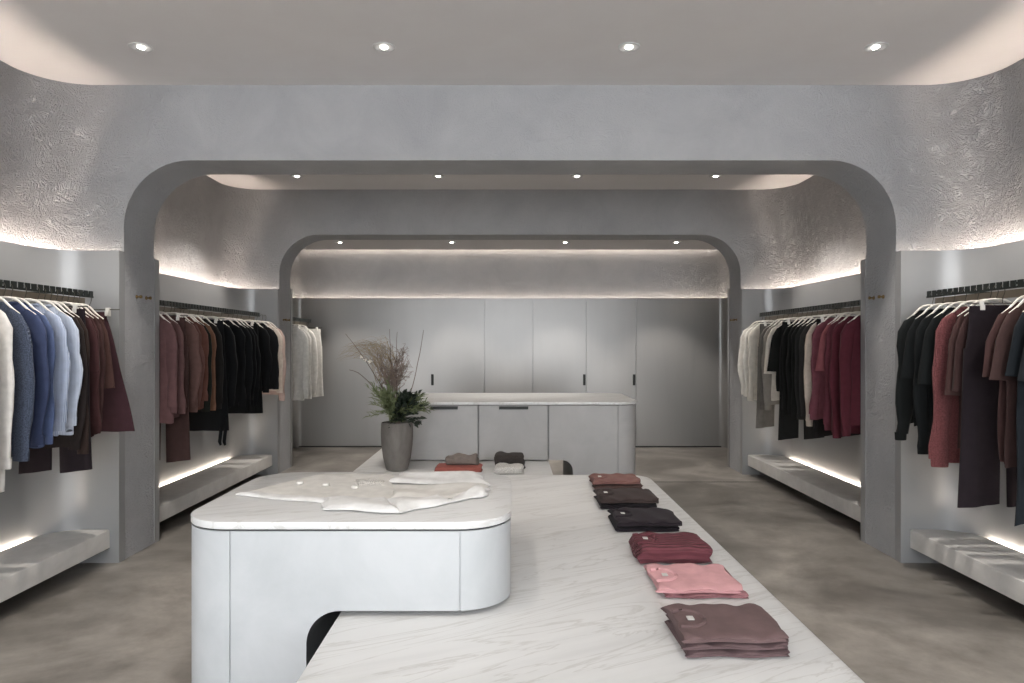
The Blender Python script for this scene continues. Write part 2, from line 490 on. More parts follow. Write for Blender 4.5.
# ------------------------------------------------------------------ garments
def interp(pts, x):
    if x <= pts[0][0]: return pts[0][1]
    for (a, p), (c, q) in zip(pts, pts[1:]):
        if x <= c:
            u = (x-a)/(c-a); return p+(q-p)*u
    return pts[-1][1]
def sm(u): u = max(0, min(1, u)); return u*u*(3-2*u)
HANG = [(0, 1.764), (.03, 1.763), (.06, 1.757), (.085, 1.743), (.11, 1.719), (.135, 1.696), (.16, 1.679), (.178, 1.668)]
SH = [(0, 1.725), (.08, 1.722), (.11, 1.712), (.135, 1.698), (.16, 1.682), (.178, 1.668), (.195, 1.642), (.21, 1.60), (.225, 1.54)]

def sup(a, e):
    c, s_ = math.cos(a), math.sin(a)
    return math.copysign(abs(c)**e, c), math.copysign(abs(s_)**e, s_)

def snap(s, D):
    e = 4.59 if D < 5 else 9.62 if D > 8.2 else (7.64 if s < 0 else 7.66)
    return e-round((e-D)/.0545)*.0545
hang_proto = {}
def shirt_hanger(label, group, loc, rz):
    if 'shirt' not in hang_proto:
        b = MB(); pts = [(-x, 0, z-1.668) for x, z in reversed(HANG[1:])] + [(x, 0, z-1.668) for x, z in HANG]
        r = [.0035+.003*min(1, abs(abs(p[0])-.178)/.06) for p in pts]
        b.tube(pts, r, 8, .9)
        h = MB(); h.tube([(0, 0, .092), (.006, 0, .112), (.0125, 0, .135), (.0125, 0, .16), (.006, 0, .173), (-.006, 0, .173), (-.0125, 0, .16)], .0024, 6)
        hang_proto['shirt'] = (b, h)
        t = thing('clothes_hanger', label, 'hanger', loc, rz, group)
        o1 = b.build('shoulder_bar', M['hanger'], t); o2 = h.build('hook', M['wire'], t)
        hang_proto['shirt'] = (t, [o1, o2]); return t
    return copy_thing('shirt', label, group, loc, rz)
def clip_hanger(label, group, loc, rz):
    if 'clip' not in hang_proto:
        t = thing('clip_hanger', label, 'hanger', loc, rz, group)
        b = MB(); b.tube([(-.2, 0, .0), (.2, 0, 0)], .0035, 6); o1 = b.build('crossbar', M['wire'], t)
        h = MB(); h.tube([(0, 0, 0), (0, 0, .03), (.006, 0, .045), (.0125, 0, .065), (.0125, 0, .09), (.006, 0, .103), (-.006, 0, .103), (-.0125, 0, .09)], .0024, 6)
        o2 = h.build('hook', M['wire'], t); ks = [o1, o2]
        for x in (-.125, .125):
            c = MB(); c.box(x-.012, x+.012, -.012, .012, -.045, .012); c.box(x-.012, x+.012, -.02, -.012, -.04, -.012)
            ks.append(c.build('clip', M['clip'], t, smooth=0))
        hang_proto['clip'] = (t, ks); return t
    return copy_thing('clip', label, group, loc, rz)
def copy_thing(kind, label, group, loc, rz):
    src, kids = hang_proto[kind]
    r = src.copy(); COL.objects.link(r); r.location = loc; r.rotation_euler = (0, 0, rz); r['label'] = label; r['group'] = group
    for k in kids:
        c = k.copy(); COL.objects.link(c); c.parent = r
    return r

NRING = 40
def sleeve_tube(rnd, side, hw, zc, rx0, cuff, puff, t, short):
    """rings of one hanging sleeve; returns (rings, last centre)"""
    x0 = hw-.10
    path = [(x0, interp(SH, x0)-.046, .042, t*.55), (hw-.062, interp(SH, hw-.062)-.055, .050, t*.85),
            (hw-.036, 1.575, .056, t*1.0)]
    bend = rnd.uniform(-.014, .016); b2 = rnd.uniform(0, 6)
    if short:
        path += [(hw-.022, 1.51, rx0*1.05, t*1.05), (hw-.006, zc, rx0*1.15, t*1.1)]
    else:
        n = 9; z1 = 1.49
        for k in range(n+1):
            u = k/n; z = z1+(zc-z1)*u
            rx = rx0+(cuff-rx0)*sm(u) + puff*math.sin(PI*min(1, u*1.02))**2*(.4+.6*u)
            path.append((hw-.026+.012*sm(u*3)+bend*math.sin(PI*u*1.3)+.004*math.sin(11*u+b2)+puff*.5*u, z, rx, t*(1.0-.15*u)+puff*.25*math.sin(PI*u)))
    ph = rnd.uniform(0, 6); rr = []; N = 18
    dy = rnd.uniform(-.008, .004)
    for k, (x, z, rx, ry) in enumerate(path):
        a = path[max(0, k-1)]; c = path[min(len(path)-1, k+1)]
        tx, tz = c[0]-a[0], c[1]-a[1]; l = math.hypot(tx, tz) or 1; tx /= l; tz /= l
        nx, nz = -tz, tx                                    # outwards
        u = k/(len(path)-1); ring = []
        for i in range(N):
            q = 2*PI*i/N; cx, sy = sup(q, .85)
            f = 1+.13*math.sin(3*q+ph+5*u)*u+.08*math.sin(2*q+11*u+ph)+.05*math.sin(23*u+2*q+b2)*sm(3*u)
            ring.append((side*(x+nx*rx*cx*f), dy*u*2+ry*sy*f, z+nz*rx*cx))
        rr.append(ring)
    return rr, path[-1]

def make_top(name, cat, desc, s, D, col, hem, sleeve='long', zc=None, hw=.21, t=.0165, kind='plain', collar='crew', flare=0., cuff=.036,
             rx=.05, puff=0., folds=1., yaw=None, group=None, inner=None, hang='white'):
    D = snap(s, D); rnd = random.Random(int(D*1000)+(7 if s > 0 else 0))
    yaw = .11*math.sin(7*D+s) if yaw is None else yaw
    root = thing(name, desc, cat, (s*RL, D, hem), yaw, group)
    mat = fabric(col, kind)
    ph = [rnd.uniform(0, 6.28) for _ in range(6)]; NN = NRING; MM = 22; rr = []
    k1 = rnd.uniform(16, 24); k2 = rnd.uniform(30, 44)
    for j in range(MM+1):
        v = (j/MM)**1.25; ring = []
        w = hw-.018*sm(v/.2)+flare*v
        th = .006+(t-.006)*sm(v/.14)+.012*v*min(1, flare*6)
        for i in range(NN):
            a = 2*PI*i/NN; cx, sy = sup(a, .8)
            x = w*cx
            zt = interp(SH, abs(x))
            if abs(x) < .125:
                d = 1-(x/.125)**2
                zt -= ((.06 if collar == 'crew' else .05 if collar == 'shirt' else .11) if sy < 0 else .012)*d
            z = zt+(hem-zt)*v
            am = folds*.0105*sm(v/.5)*(1-.6*abs(cx)**3)
            fo = am*(math.sin(k1*x+ph[0]+1.5*v)+.6*math.sin(k2*x+ph[1]-2*v)) + .005*folds*math.sin(7*v+9*x+ph[4])*sm(v/.3)
            y = th*sy + fo*(1 if sy < 0 else .6)
            x += .006*folds*v*math.sin(9*v+ph[2])
            if j == MM: z += .008*math.sin(3*a+ph[3])
            ring.append((x, y, z-hem))
        rr.append(ring)
    rr.append([(x*.97, y*.6, z+.02) for x, y, z in rr[-1]])
    b = MB(); b.rings(rr, cap1=True); b.build('body', mat, root, smooth=60)
    # collar round the neck opening
    b = MB()
    top = rr[0]
    ring0 = []; ring1 = []
    h = .022 if collar == 'crew' else .034
    for i in range(NN):
        a = 2*PI*i/NN; cx, sy = math.cos(a), math.sin(a); x = .122*cx
        zt = interp(SH, abs(x))-((.055 if collar == 'crew' else .05 if collar == 'shirt' else .10) if sy < 0 else .012)*(1-(x/.125)**2)
        ring0.append((x, (.013 if collar != 'shirt' else .018)*sy, zt-.004-hem)); ring1.append((x*.86, .012*sy, zt+h*.8-hem))
    b.rings([[(x, y*1.5, z-.012) for x, y, z in ring0], ring0, ring1, [(x*.95, y*.7, z-.01) for x, y, z in ring1]])
    b.build('collar', mat, root, smooth=60)
    if sleeve != 'none':
        if zc is None: zc = hem+.02 if sleeve == 'long' else 1.40
        for sd in (-1, 1):
            zz = zc+rnd.uniform(-.015, .015)
            rg, last = sleeve_tube(rnd, sd, hw, zz, rx if sleeve == 'long' else rx*1.15, cuff, puff, t, sleeve == 'short')
            b = MB(); b.rings([[(x, y, z-hem) for x, y, z in r] for r in rg] + [[(x*.98+sd*hw*.02, y*.6, z+.015-hem) for x, y, z in rg[-1]]], cap1=True)
            b.build('sleeve', mat, root, smooth=60)
            if sleeve == 'long':
                b = MB(); x, z, r1, r2 = last; q = []
                for dz, f in ((.004, 1.0), (-.01, .98), (-.04, .95), (-.048, .9), (-.04, .7)):
                    q.append([(sd*(x+r1*f*1.02*math.cos(2*PI*i/16)), -.004+r2*f*1.04*math.sin(2*PI*i/16), z+dz-hem) for i in range(16)])
                b.rings(q, cap1=True); b.build('cuff', mat, root, smooth=60)
    if hang: shirt_hanger('white hanger holding the '+desc, 'white hangers on the rails', (s*RL, D, 1.668), yaw)
    return root

def make_trousers(desc, s, D, col, hem, hw=.2, leg=.10, t=.022, kind='plain', yaw=0, flare=.01, name='trousers', group=None):
    D = snap(s, D); rnd = random.Random(int(D*1000)+3)
    root = thing(name, desc, 'trousers', (s*RL, D, hem), yaw, group); mat = fabric(col, kind)
    top = 1.722; ph = rnd.uniform(0, 6)
    def ringf(cx0, w, th, z, fold):
        out = []
        for i in range(32):
            a = 2*PI*i/32; cx, sy = sup(a, .75); x = cx0+w*cx
            out.append((x, th*sy+fold*math.sin(34*x+ph)+fold*.6*math.sin(60*x+ph*2), z-hem))
        return out
    b = MB(); b.rings([ringf(0, hw*.88, .016, top, 0), ringf(0, hw*.9, .018, top-.045, 0)], cap0=True); b.build('waistband', mat, root, smooth=60)
    rr = [ringf(0, hw*(.89+.11*sm(u)), .017+(t-.017)*u, top-.045-u*.27, .003*u) for u in [k/8 for k in range(9)]]
    b = MB(); b.rings(rr, cap1=True); b.build('seat', mat, root, smooth=60)
    for sd in (-1, 1):
        rr = []; z1 = top-.24
        for k in range(15):
            u = k/14; rr.append([(x, y, z+.012*sd*(u*u)*(x-sd*hw*.5)/leg*sd) for x, y, z in ringf(sd*(hw*.5+(flare*.6+.018)*u), leg*(1-.12*sm(u*1.5))+flare*u, t*(1-.1*u), z1+(hem-z1)*u, .0055*sm(u/.4))])
        rr.append([(x, y*.6, z+.02) for x, y, z in rr[-1]])
        b = MB(); b.rings(rr, cap0=True, cap1=True); b.build('leg', mat, root, smooth=60)
    clip_hanger('clip hanger holding the '+desc, 'clip hangers on the rails', (s*RL, D, 1.738), yaw)
    return root

def make_skirt(desc, s, D, col, hem, w0=.13, w1=.28, t=.02, lat=RL, yaw=0, kind='plain', ties=False, top=1.722):
    D = snap(s, D); rnd = random.Random(int(D*1000)+5)
    root = thing('skirt', desc, 'skirt', (s*lat, D, hem), yaw); mat = fabric(col, kind); ph = rnd.uniform(0, 6)
    def ringf(w, th, z, fold, k=26):
        out = []
        for i in range(40):
            a = 2*PI*i/40; cx, sy = sup(a, .75); x = w*cx
            out.append((x, th*sy+fold*math.sin(k*x+ph)+.5*fold*math.sin(2.1*k*x+ph), z-hem))
        return out
    b = MB(); b.rings([ringf(w0*.98, .014, top, 0), ringf(w0, .016, top-.04, 0)], cap0=True); b.build('waistband', mat, root, smooth=60)
    rr = []
    for k in range(17):
        u = k/16; rr.append(ringf(w0+(w1-w0)*u**.85, .016+(t-.016)*u, top-.04+(hem-top+.04)*u, .011*sm(u)))
    rr.append([(x*.98, y*.6, z+.02) for x, y, z in rr[-1]])
    b = MB(); b.rings(rr, cap1=True); b.build('body', mat, root, smooth=60)
    if ties:
        for x in (-.21, -.17):
            q = MB(); q.tube([(s*x, -.02, .12), (s*(x-.01), -.028, .02), (s*(x+.004), -.026, -.1), (s*(x-.006), -.026, -.13)], [.012, .016, .016, .01], 8, .35)
            q.build('tie', mat, root)
    clip_hanger('clip hanger holding the '+desc, 'clip hangers on the rails', (s*lat, D, 1.738), yaw)
    return root

L, R = -1, 1
A = 'on the blue shirts rail'
make_top('shirt', 'shirt', 'cream shirt nearest the front '+A, L, 3.38, 'cfc8bd', .98, zc=1.02, collar='shirt', hw=.205)
make_top('tunic', 'tunic', 'long white tunic '+A, L, 3.46, 'd9d9d8', .68, zc=.86, collar='shirt', flare=.02)
make_top('shirt', 'shirt', 'off-white shirt touching the grey-blue knit '+A, L, 3.53, 'cbc7c2', .74, zc=.9, collar='shirt', hw=.205)
make_top('cardigan', 'cardigan', 'grey-blue heathered knit cardigan '+A, L, 3.69, '4a5469', .90, kind='heather', t=.024, rx=.056, cuff=.045, zc=.93, hw=.21)
make_top('shirt', 'shirt', 'deep blue shirt beside the grey-blue knit '+A, L, 3.78, '424e72', .94, collar='shirt', zc=.99, kind='plain')
make_top('shirt', 'shirt', 'mid blue shirt between deep blue and pale blue', L, 3.85, '54658f', .93, collar='shirt', zc=1.0)
make_top('shirt', 'shirt', 'pale blue striped shirt '+A, L, 3.96, '8796b3', .98, collar='shirt', kind='stripe', zc=1.06, rx=.056, folds=1.4)
make_top('shirt', 'shirt', 'palest blue shirt touching the dark brown tops', L, 4.03, '98a4b8', .97, collar='shirt', kind='stripe', zc=1.08, rx=.054, folds=1.4)
make_top('shirt', 'shirt', 'blackish brown shirt next to the palest blue shirt', L, 4.10, '2b2423', .88, collar='shirt', zc=.92)
make_top('sweater', 'sweater', 'dark brown sweater between black shirt and plum trousers', L, 4.16, '352824', .90, zc=.90)
make_trousers('dark plum wide-leg trousers '+A, L, 4.23, '261e24', .72, hw=.205, leg=.1, flare=.012)
make_top('tee_shirt', 'T-shirt', 'maroon short-sleeved tee beside the plum trousers', L, 4.28, '47292b', .95, hw=.2, sleeve='short', zc=1.34)
make_top('shirt', 'shirt', 'maroon long-sleeved shirt second from the plum trousers', L, 4.34, '4b2c2d', .92, hw=.195, collar='shirt', zc=.98)
make_top('shirt', 'shirt', 'wine brown shirt third from the plum trousers', L, 4.39, '4a302f', .93, hw=.19, collar='shirt', zc=1.05)
make_top('tee_shirt', 'T-shirt', 'reddish brown tee beside the burgundy skirt', L, 4.44, '503530', .95, hw=.185, sleeve='short', zc=1.22)
make_skirt('burgundy flared skirt at the end '+A, L, 4.60, '43282f', .92, w0=.115, w1=.30, lat=2.825)

B = 'on the aubergine trousers rail'
make_top('sweatshirt', 'sweatshirt', 'black balloon-sleeved sweatshirt at the end '+B, R, 4.52, '15191a', .98, zc=.93, hw=.215, puff=.022, t=.025, cuff=.04)
make_top('tee_shirt', 'T-shirt', 'black tee beside the balloon-sleeved sweatshirt', R, 4.41, '14181a', .98, sleeve='short', zc=1.28)
make_top('shirt', 'shirt', 'black long-sleeved top third from the end '+B, R, 4.31, '171b1d', .86, zc=.86)
make_top('tee_shirt', 'T-shirt', 'black tee touching the rose red knit '+B, R, 4.21, '171b1c', .84, sleeve='short', zc=1.25)
make_top('sweater', 'sweater', 'rose red ribbed knit sweater '+B, R, 4.10, '84484a', .80, kind='rib', zc=.82, t=.026, rx=.056, cuff=.052, hw=.215)
make_top('tee_shirt', 'T-shirt', 'cocoa brown tee touching the rose red knit', R, 4.01, '4c3432', .90, hw=.19, sleeve='short', zc=1.2)
make_top('tee_shirt', 'T-shirt', 'cocoa brown tee touching the aubergine trousers waistband', R, 3.94, '46302f', .88, hw=.185, sleeve='short', zc=1.22)
make_trousers('aubergine wide-leg trousers past the brown tees', R, 3.86, '2a2228', .59, hw=.215, leg=.112, flare=.018)
make_top('tee_shirt', 'T-shirt', 'brown tee just in front of the aubergine trousers', R, 3.69, '4f3634', .88, sleeve='short', zc=1.31, rx=.058)
make_top('tee_shirt', 'T-shirt', 'brown tee touching the blue-black dress', R, 3.61, '4b3634', .86, sleeve='short', zc=1.31, rx=.058)
make_top('dress', 'dress', 'long blue-black tee dress in front of the brown tees', R, 3.50, '20262c', .58, sleeve='short', zc=1.33, flare=.03)
make_top('tee_shirt', 'T-shirt', 'charcoal tee nearest the front '+B, R, 3.41, '272b30', .80, sleeve='short', zc=1.33)

Cc = 'on the mauve and black rail'
make_top('blouse', 'blouse', 'long mauve blouse nearest the arch '+Cc, L, 5.30, '6d4c4d', .90, zc=1.02, flare=.02)
make_trousers('mauve brown trousers below the mauve blouses', L, 5.50, '4f3835', .56, hw=.2, leg=.1)
make_top('blouse', 'blouse', 'dusty mauve blouse in front of the mauve brown trousers', L, 5.42, '70504f', .93, zc=1.0, collar='shirt')
make_top('shirt', 'shirt', 'rose brown shirt first past the mauve blouses', L, 5.60, '6e504a', .97, zc=1.0, collar='shirt')
make_top('shirt', 'shirt', 'rose brown shirt touching the terracotta one', L, 5.68, '6b4943', .97, zc=1.02, collar='shirt')
make_top('shirt', 'shirt', 'terracotta shirt touching the green-black top '+Cc, L, 5.76, '70483d', .96, zc=1.06, collar='shirt')
make_top('sweater', 'sweater', 'green-black top between terracotta and caramel', L, 5.86, '23251f', .94, zc=.98)
make_top('cardigan', 'cardigan', 'caramel cardigan among the dark tops '+Cc, L, 5.97, '7b5640', .95, zc=.97, collar='vneck')
make_top('sweater', 'sweater', 'charcoal sweater beyond the caramel cardigan', L, 6.09, '232120', .95, zc=.98)
make_skirt('black skirt with dangling ties past the charcoal sweater', L, 6.22, '15171a', .72, w0=.19, w1=.235, ties=True)
make_top('jacket', 'jacket', 'black jacket beyond the skirt with ties', L, 6.36, '131518', .92, zc=.98, t=.026, collar='shirt')
make_top('shirt', 'shirt', 'black shirt first past the black jacket', L, 6.62, '121417', .86, zc=.95, collar='shirt')
make_top('shirt', 'shirt', 'black shirt second past the black jacket', L, 6.75, '15171a', .84, zc=.95, collar='shirt')
make_top('shirt', 'shirt', 'black shirt third past the black jacket', L, 6.88, '121417', .84, zc=.95, collar='shirt')
make_top('shirt', 'shirt', 'black shirt touching the plain black skirt', L, 7.0, '15171a', .82, zc=.93, collar='shirt')
make_skirt('plain black skirt without ties '+Cc, L, 7.12, '121416', .79, w0=.18, w1=.23)
make_top('blouse', 'blouse', 'black blouse just beyond the plain black skirt', L, 7.34, '141619', 1.0, zc=1.04, collar='shirt')
make_top('blouse', 'blouse', 'black blouse touching the cream shirt '+Cc, L, 7.54, '141619', 1.02, zc=1.06, collar='shirt', puff=.01)
make_top('shirt', 'shirt', 'cream shirt beside the pale pink cardigan', L, 7.67, 'b5a79b', .98, zc=1.0, collar='shirt')
make_top('cardigan', 'cardigan', 'pale pink cardigan, last garment '+Cc, L, 7.82, 'a89088', .94, zc=.92, collar='vneck')

E = 'on the crimson and grey rail'
make_top('blouse', 'blouse', 'white blouse, last garment '+E, R, 7.62, 'c9c5bd', .93, zc=1.0, folds=1.5, puff=.012)
make_top('shirt', 'shirt', 'white shirt second from the end '+E, R, 7.50, 'c4c0b8', .90, zc=.98, collar='shirt')
make_top('sweater', 'sweater', 'ivory sweater touching the light grey trousers', R, 7.38, 'b9b3a8', .92, zc=.95)
make_trousers('light grey trousers '+E, R, 7.16, '77736e', .64, hw=.2, leg=.098)
make_top('sweater', 'sweater', 'grey sweater touching the light grey trousers', R, 7.02, '6b6763', .9, zc=.9)
make_top('shirt', 'shirt', 'stone grey shirt between grey sweater and cream tee', R, 6.90, '8c867e', .9, zc=.9, collar='shirt')
make_top('tee_shirt', 'T-shirt', 'cream tee beside the short black tee', R, 6.79, 'b7afa4', .95, sleeve='short', zc=1.2)
make_top('tee_shirt', 'T-shirt', 'short black tee beside the cream tee', R, 6.69, '1b1c1b', 1.05, sleeve='short', zc=1.25)
make_trousers('charcoal trousers, the longest garment '+E, R, 6.57, '1f2020', .60, hw=.205, leg=.1)
make_top('sweater', 'sweater', 'black sweater touching the charcoal trousers', R, 6.45, '181918', .86, zc=.88)
make_top('sweater', 'sweater', 'black sweater second from the charcoal trousers', R, 6.34, '1a1b1a', .86, zc=.9)
make_top('shirt', 'shirt', 'black shirt third from the charcoal trousers', R, 6.24, '1c1d1c', .86, zc=.9, collar='shirt')
make_top('sweater', 'sweater', 'charcoal sweater between black and dark grey tops', R, 6.12, '2b2b2a', .88, zc=.88)
make_top('sweater', 'sweater', 'dark grey sweater touching the cream shirt', R, 6.03, '323130', .88, zc=.9)
make_top('shirt', 'shirt', 'cream shirt between dark grey and rose mauve', R, 5.93, 'b0a294', .82, zc=.84, collar='shirt')
make_trousers('black trousers peeping below the rose mauve top', R, 5.86, '1c1a1a', .72, hw=.19, leg=.09)
make_top('sweater', 'sweater', 'rose mauve long top '+E, R, 5.79, '7d4450', .87, zc=.90)
make_top('tee_shirt', 'T-shirt', 'dusty rose tee between rose mauve and crimson', R, 5.67, '8a4a50', .92, sleeve='short', zc=1.27)
make_top('sweater', 'sweater', 'raspberry sweater touching the dusty rose tee', R, 5.57, '6a333f', .84, zc=.86)
make_top('sweater', 'sweater', 'crimson sweater between raspberry and the nearest crimson', R, 5.46, '5e2431', .80, zc=.8, t=.024)
make_top('sweater', 'sweater', 'crimson sweater nearest the front arch', R, 5.34, '57202d', .87, zc=.85, t=.026, flare=.02)

G = 'on the short white rail'
make_top('blouse', 'blouse', 'white blouse nearest the front '+G, L, 8.72, 'c8c5bf', .80, zc=.86, folds=1.5, collar='shirt')
make_top('shirt', 'shirt', 'white shirt second along '+G, L, 8.88, 'cdcac4', .82, zc=.86, folds=1.5, collar='shirt')
make_top('shirt', 'shirt', 'white shirt third along '+G, L, 9.06, 'cbc8c2', .86, zc=.9, folds=1.4, collar='shirt')
make_trousers('white trousers at the end '+G, L, 9.44, 'c6c3bd', .78, hw=.2, leg=.098)

# ------------------------------------------------------------------ coat hooks on the arch reveals
def peg(s, y, z, label):
    t = thing('coat_peg', label, 'coat peg', (s*(OPEN+.006), y, z), 0, 'brass pegs on the arches')
    def lat(prof, n, mat):
        b = MB(); b.lathe(prof, 18); o = b.build(n, mat, t); o.rotation_euler = (0, -s*.5*PI, 0); return o
    lat([(.014, 0), (.014, .004), (.012, .006)], 'backplate', M['brass'])
    lat([(.006, .005), (.006, .02), (.011, .026), (.0125, .032), (.011, .038), (0, .040)], 'peg', M['brass'])
for s, w in ((-1, 'by the blue shirts'), (1, 'by the black sweatshirt')):
    peg(s, 4.93, 1.848, f'brass coat peg on the front arch {w}, nearer the opening edge')
    peg(s, 5.06, 1.848, f'brass coat peg on the front arch {w}, deeper in')
for s, w in ((-1, 'by the short white rail'), (1, 'by the white blouse')):
    peg(s, 8.12, 1.80, f'brass coat peg on the rear arch {w}, nearer one')
    peg(s, 8.25, 1.80, f'brass coat peg on the rear arch {w}, deeper in')

# ------------------------------------------------------------------ tables, cabinet and counter
TZ = .765                                    # main marble table
t = thing('display_table', 'long low white marble table with six stacks of folded clothes', 'table', (.15, 2.1, 0))
def slab(x0, x1, y0, y1, r, z0, z1, mat, name, parent, bev=.004, off=(0, 0, 0)):
    b = MB(); b.prism([(x-off[0], y-off[1]) for x, y in rrect(x0, x1, y0, y1, r)], z0-off[2], z1-off[2], bev)
    return b.build(name, mat, parent, smooth=30)
TX0, TX1, TY0, TY1 = -.467, .775, .55, 3.87
slab(TX0, TX1, TY0, TY1, .12, TZ-.03, TZ, M['marble'], 'table_top', t, off=(.15, 2.1, 0))
slab(TX0+.012, TX1-.012, TY0+.012, TY1-.012, .11, .0, TZ-.034, M['cement'], 'table_base', t, bev=.003, off=(.15, 2.1, 0))

def cutter_profile(x_in, z_top, r, y0, y1, right):
    """everything to one side of x_in below z_top, rounded inner corner"""
    n = 12; p = [(x_in, -.1)]
    for i in range(n+1):
        a = PI-.5*PI*i/n; p.append((x_in+r+r*math.cos(a), z_top-r+r*math.sin(a)))
    p += [(x_in+3.2, z_top), (x_in+3.2, -.1)]
    if not right: p = [(2*x_in-x, z) for x, z in p]
    b = MB(); m = len(p); vs = [(x, y, z) for y in (y0, y1) for x, z in p]
    fs = [(i, (i+1) % m, m+(i+1) % m, m+i) for i in range(m)] + [tuple(range(m)), tuple(range(m, 2*m))]
    b.add(vs, fs); return b.build('cutter', M['inner'], None, smooth=0)
def groove(x, y0, y1, z0, z1, w=.0035):
    b = MB(); b.box(x-w/2, x+w/2, y0, y1, z0, z1); return b.build('cutter', M['gap'], None, smooth=0)

# front cabinet, its cantilever reaching over the marble table
c = thing('display_cabinet', 'pale grey rounded cabinet with marble top overhanging the low table', 'cabinet', (-.447, 2.21, 0))
CX0, CX1, CY0, CY1, CZ = -.921, .004, 1.852, 2.585, 1.02
b = MB(); b.prism([(x+.447, y-2.21) for x, y in rrect(CX0+.002, CX1-.002, CY0+.002, CY1-.002, .15, 16)], 0, CZ-.026)
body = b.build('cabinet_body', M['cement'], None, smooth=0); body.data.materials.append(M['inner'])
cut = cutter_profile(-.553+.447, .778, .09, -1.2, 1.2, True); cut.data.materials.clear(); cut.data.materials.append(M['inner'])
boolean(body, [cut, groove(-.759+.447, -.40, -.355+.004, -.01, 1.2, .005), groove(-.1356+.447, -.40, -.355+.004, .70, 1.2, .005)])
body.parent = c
b = MB(); b.prism([(x+.447, y-2.21) for x, y in rrect(CX0+.01, CX1-.01, CY0+.01, CY1-.01, .14, 16)], CZ-.027, CZ-.02); b.build('shadow_gap', M['gap'], c)
b = MB(); b.prism([(x+.447, y-2.21) for x, y in rrect(CX0, CX1, CY0, CY1, .152, 16)], CZ-.021, CZ, .003); b.build('cabinet_top', M['marble'], c, smooth=30)

# low table behind
LZ = .52
t2 = thing('low_display_table', 'low pale stone table carrying the vase, running under the counter', 'table', (-.45, 5.9, 0))
slab(-1.218, .326, 4.75, 6.95, .1, LZ-.03, LZ, M['marble'], 'table_top', t2, off=(-.45, 5.9, 0))
slab(-1.2, .31, 4.77, 6.93, .09, 0, LZ-.034, M['cement'], 'table_base', t2, bev=.003, off=(-.45, 5.9, 0))

# counter
k = thing('service_counter', 'grey counter with white top and two black-handled doors', 'counter', (.03, 6.24, 0))
KX0, KX1, KY0, KY1, KZ = -1.03, 1.085, 5.76, 6.83, 1.02
ox, oy = .03, 6.24
b = MB(); b.prism([(x-ox, y-oy) for x, y in rrect(KX0, KX1, KY0, KY1, .17, 16)], 0, KZ-.03)
kb = b.build('counter_body', M['counter'], None, smooth=0)
boolean(kb, [cutter_profile(.53-ox, .529, .09, -1.6, 1.6, False), groove(.91-ox, -.7, -.465, -.01, 1.2, .005), groove(.322-ox, -.7, -.44, .4, 1.2, .014), groove(-.266-ox, -.7, -.44, .4, 1.2, .014)])
kb.parent = k
for i, (x0, x1, hx0, hx1) in enumerate(((-.856, -.273, -.67, -.44), (-.259, .315, -.092, .153))):
    b = MB(); b.box(x0-ox, x1-ox, KY0-.006-oy, KY0-oy, .534, KZ-.037); d = b.build('door', M['counter'], k, smooth=0)
    b = MB(); b.prism([(x-ox, y-oy) for x, y in rrect(hx0, hx1, KY0-.018, KY0-.006, .003, 3)], KZ-.062, KZ-.037); b.build('handle', M['black'], d, smooth=0)
b = MB(); b.prism([(x-ox, y-oy) for x, y in rrect(KX0+.01, KX1-.01, KY0+.01, KY1-.01, .16, 16)], KZ-.031, KZ-.024); b.build('shadow_gap', M['gap'], k)
b = MB(); b.prism([(x-ox, y-oy) for x, y in rrect(KX0-.012, KX1+.012, KY0-.012, KY1+.012, .18, 16)], KZ-.024, KZ, .003); b.build('counter_top', M['marble'], k, smooth=30)

# ------------------------------------------------------------------ folded clothes
def folded(name, label, cat, x0, x1, y0, y1, z0, h, col, kind='plain', group=None, seed=1, lobes=2, tagged=True, crumple=0.0, yaw=0.):
    rnd = random.Random(seed); cx, cy = .5*(x0+x1), .5*(y0+y1)
    t = thing(name, label, cat, (cx, cy, z0), yaw, group); mat = fabric(col, kind)
    hx, hy = .5*(x1-x0), .5*(y1-y0); NX, N = 26, 36; rr = []; ph = [rnd.uniform(0, 6.28) for _ in range(6)]
    for i in range(NX+1):
        u = -1+2*i/NX
        e = 1-abs(u)**14                                  # rounded ends
        sh = max(.02, e)**.5
        ring = []
        for j in range(N):
            a = 2*PI*j/N; c_, s_ = sup(a, .42)
            zz = .5*h*(1+s_)
            pin = 1-.035*abs(math.cos(PI*lobes*zz/h))**6 if lobes > 1 else 1
            y = hy*c_*pin*(.97+.03*sh) + .004*math.sin(5*u+ph[0])*abs(c_)
            wob = .0022*math.sin(7*u+ph[1]+3*c_)+.0018*math.sin(13*u*c_+ph[2])
            z = zz*(.72+.28*sh) + (wob+crumple*(math.sin(3.2*u+ph[3])*math.cos(2*c_+ph[4])+.5*math.sin(5.5*u+ph[5]+c_)))*(s_ > .2)
            xx = hx*u + (.006*math.sin(4*c_+ph[3]) + .006*math.cos(PI*lobes*zz/h))*abs(u)**6
            ring.append((xx, y, max(0, z)))
        rr.append(ring)
    b = MB(); b.rings(rr, cap0=True, cap1=True); b.build('folded_body', mat, t, smooth=50)
    if tagged:
        # neckline ring near the end nearest the cabinet, with a woven label
        b = MB(); n = 22; pts = []
        for q in range(n+1):
            a = -.62*PI+1.24*PI*q/n
            pts.append((-hx+.026+.05*math.cos(a), .0+.052*math.sin(a), h*.985))
        b.tube(pts, .0055, 6); b.build('neckline', mat, t)
        b = MB(); b.box(-hx+.034, -hx+.050, -.010, .010, h*.985, h+.003)
        tag(b.build('neck_label', M['label'], t, smooth=0), 'pale woven neck label')
    return t

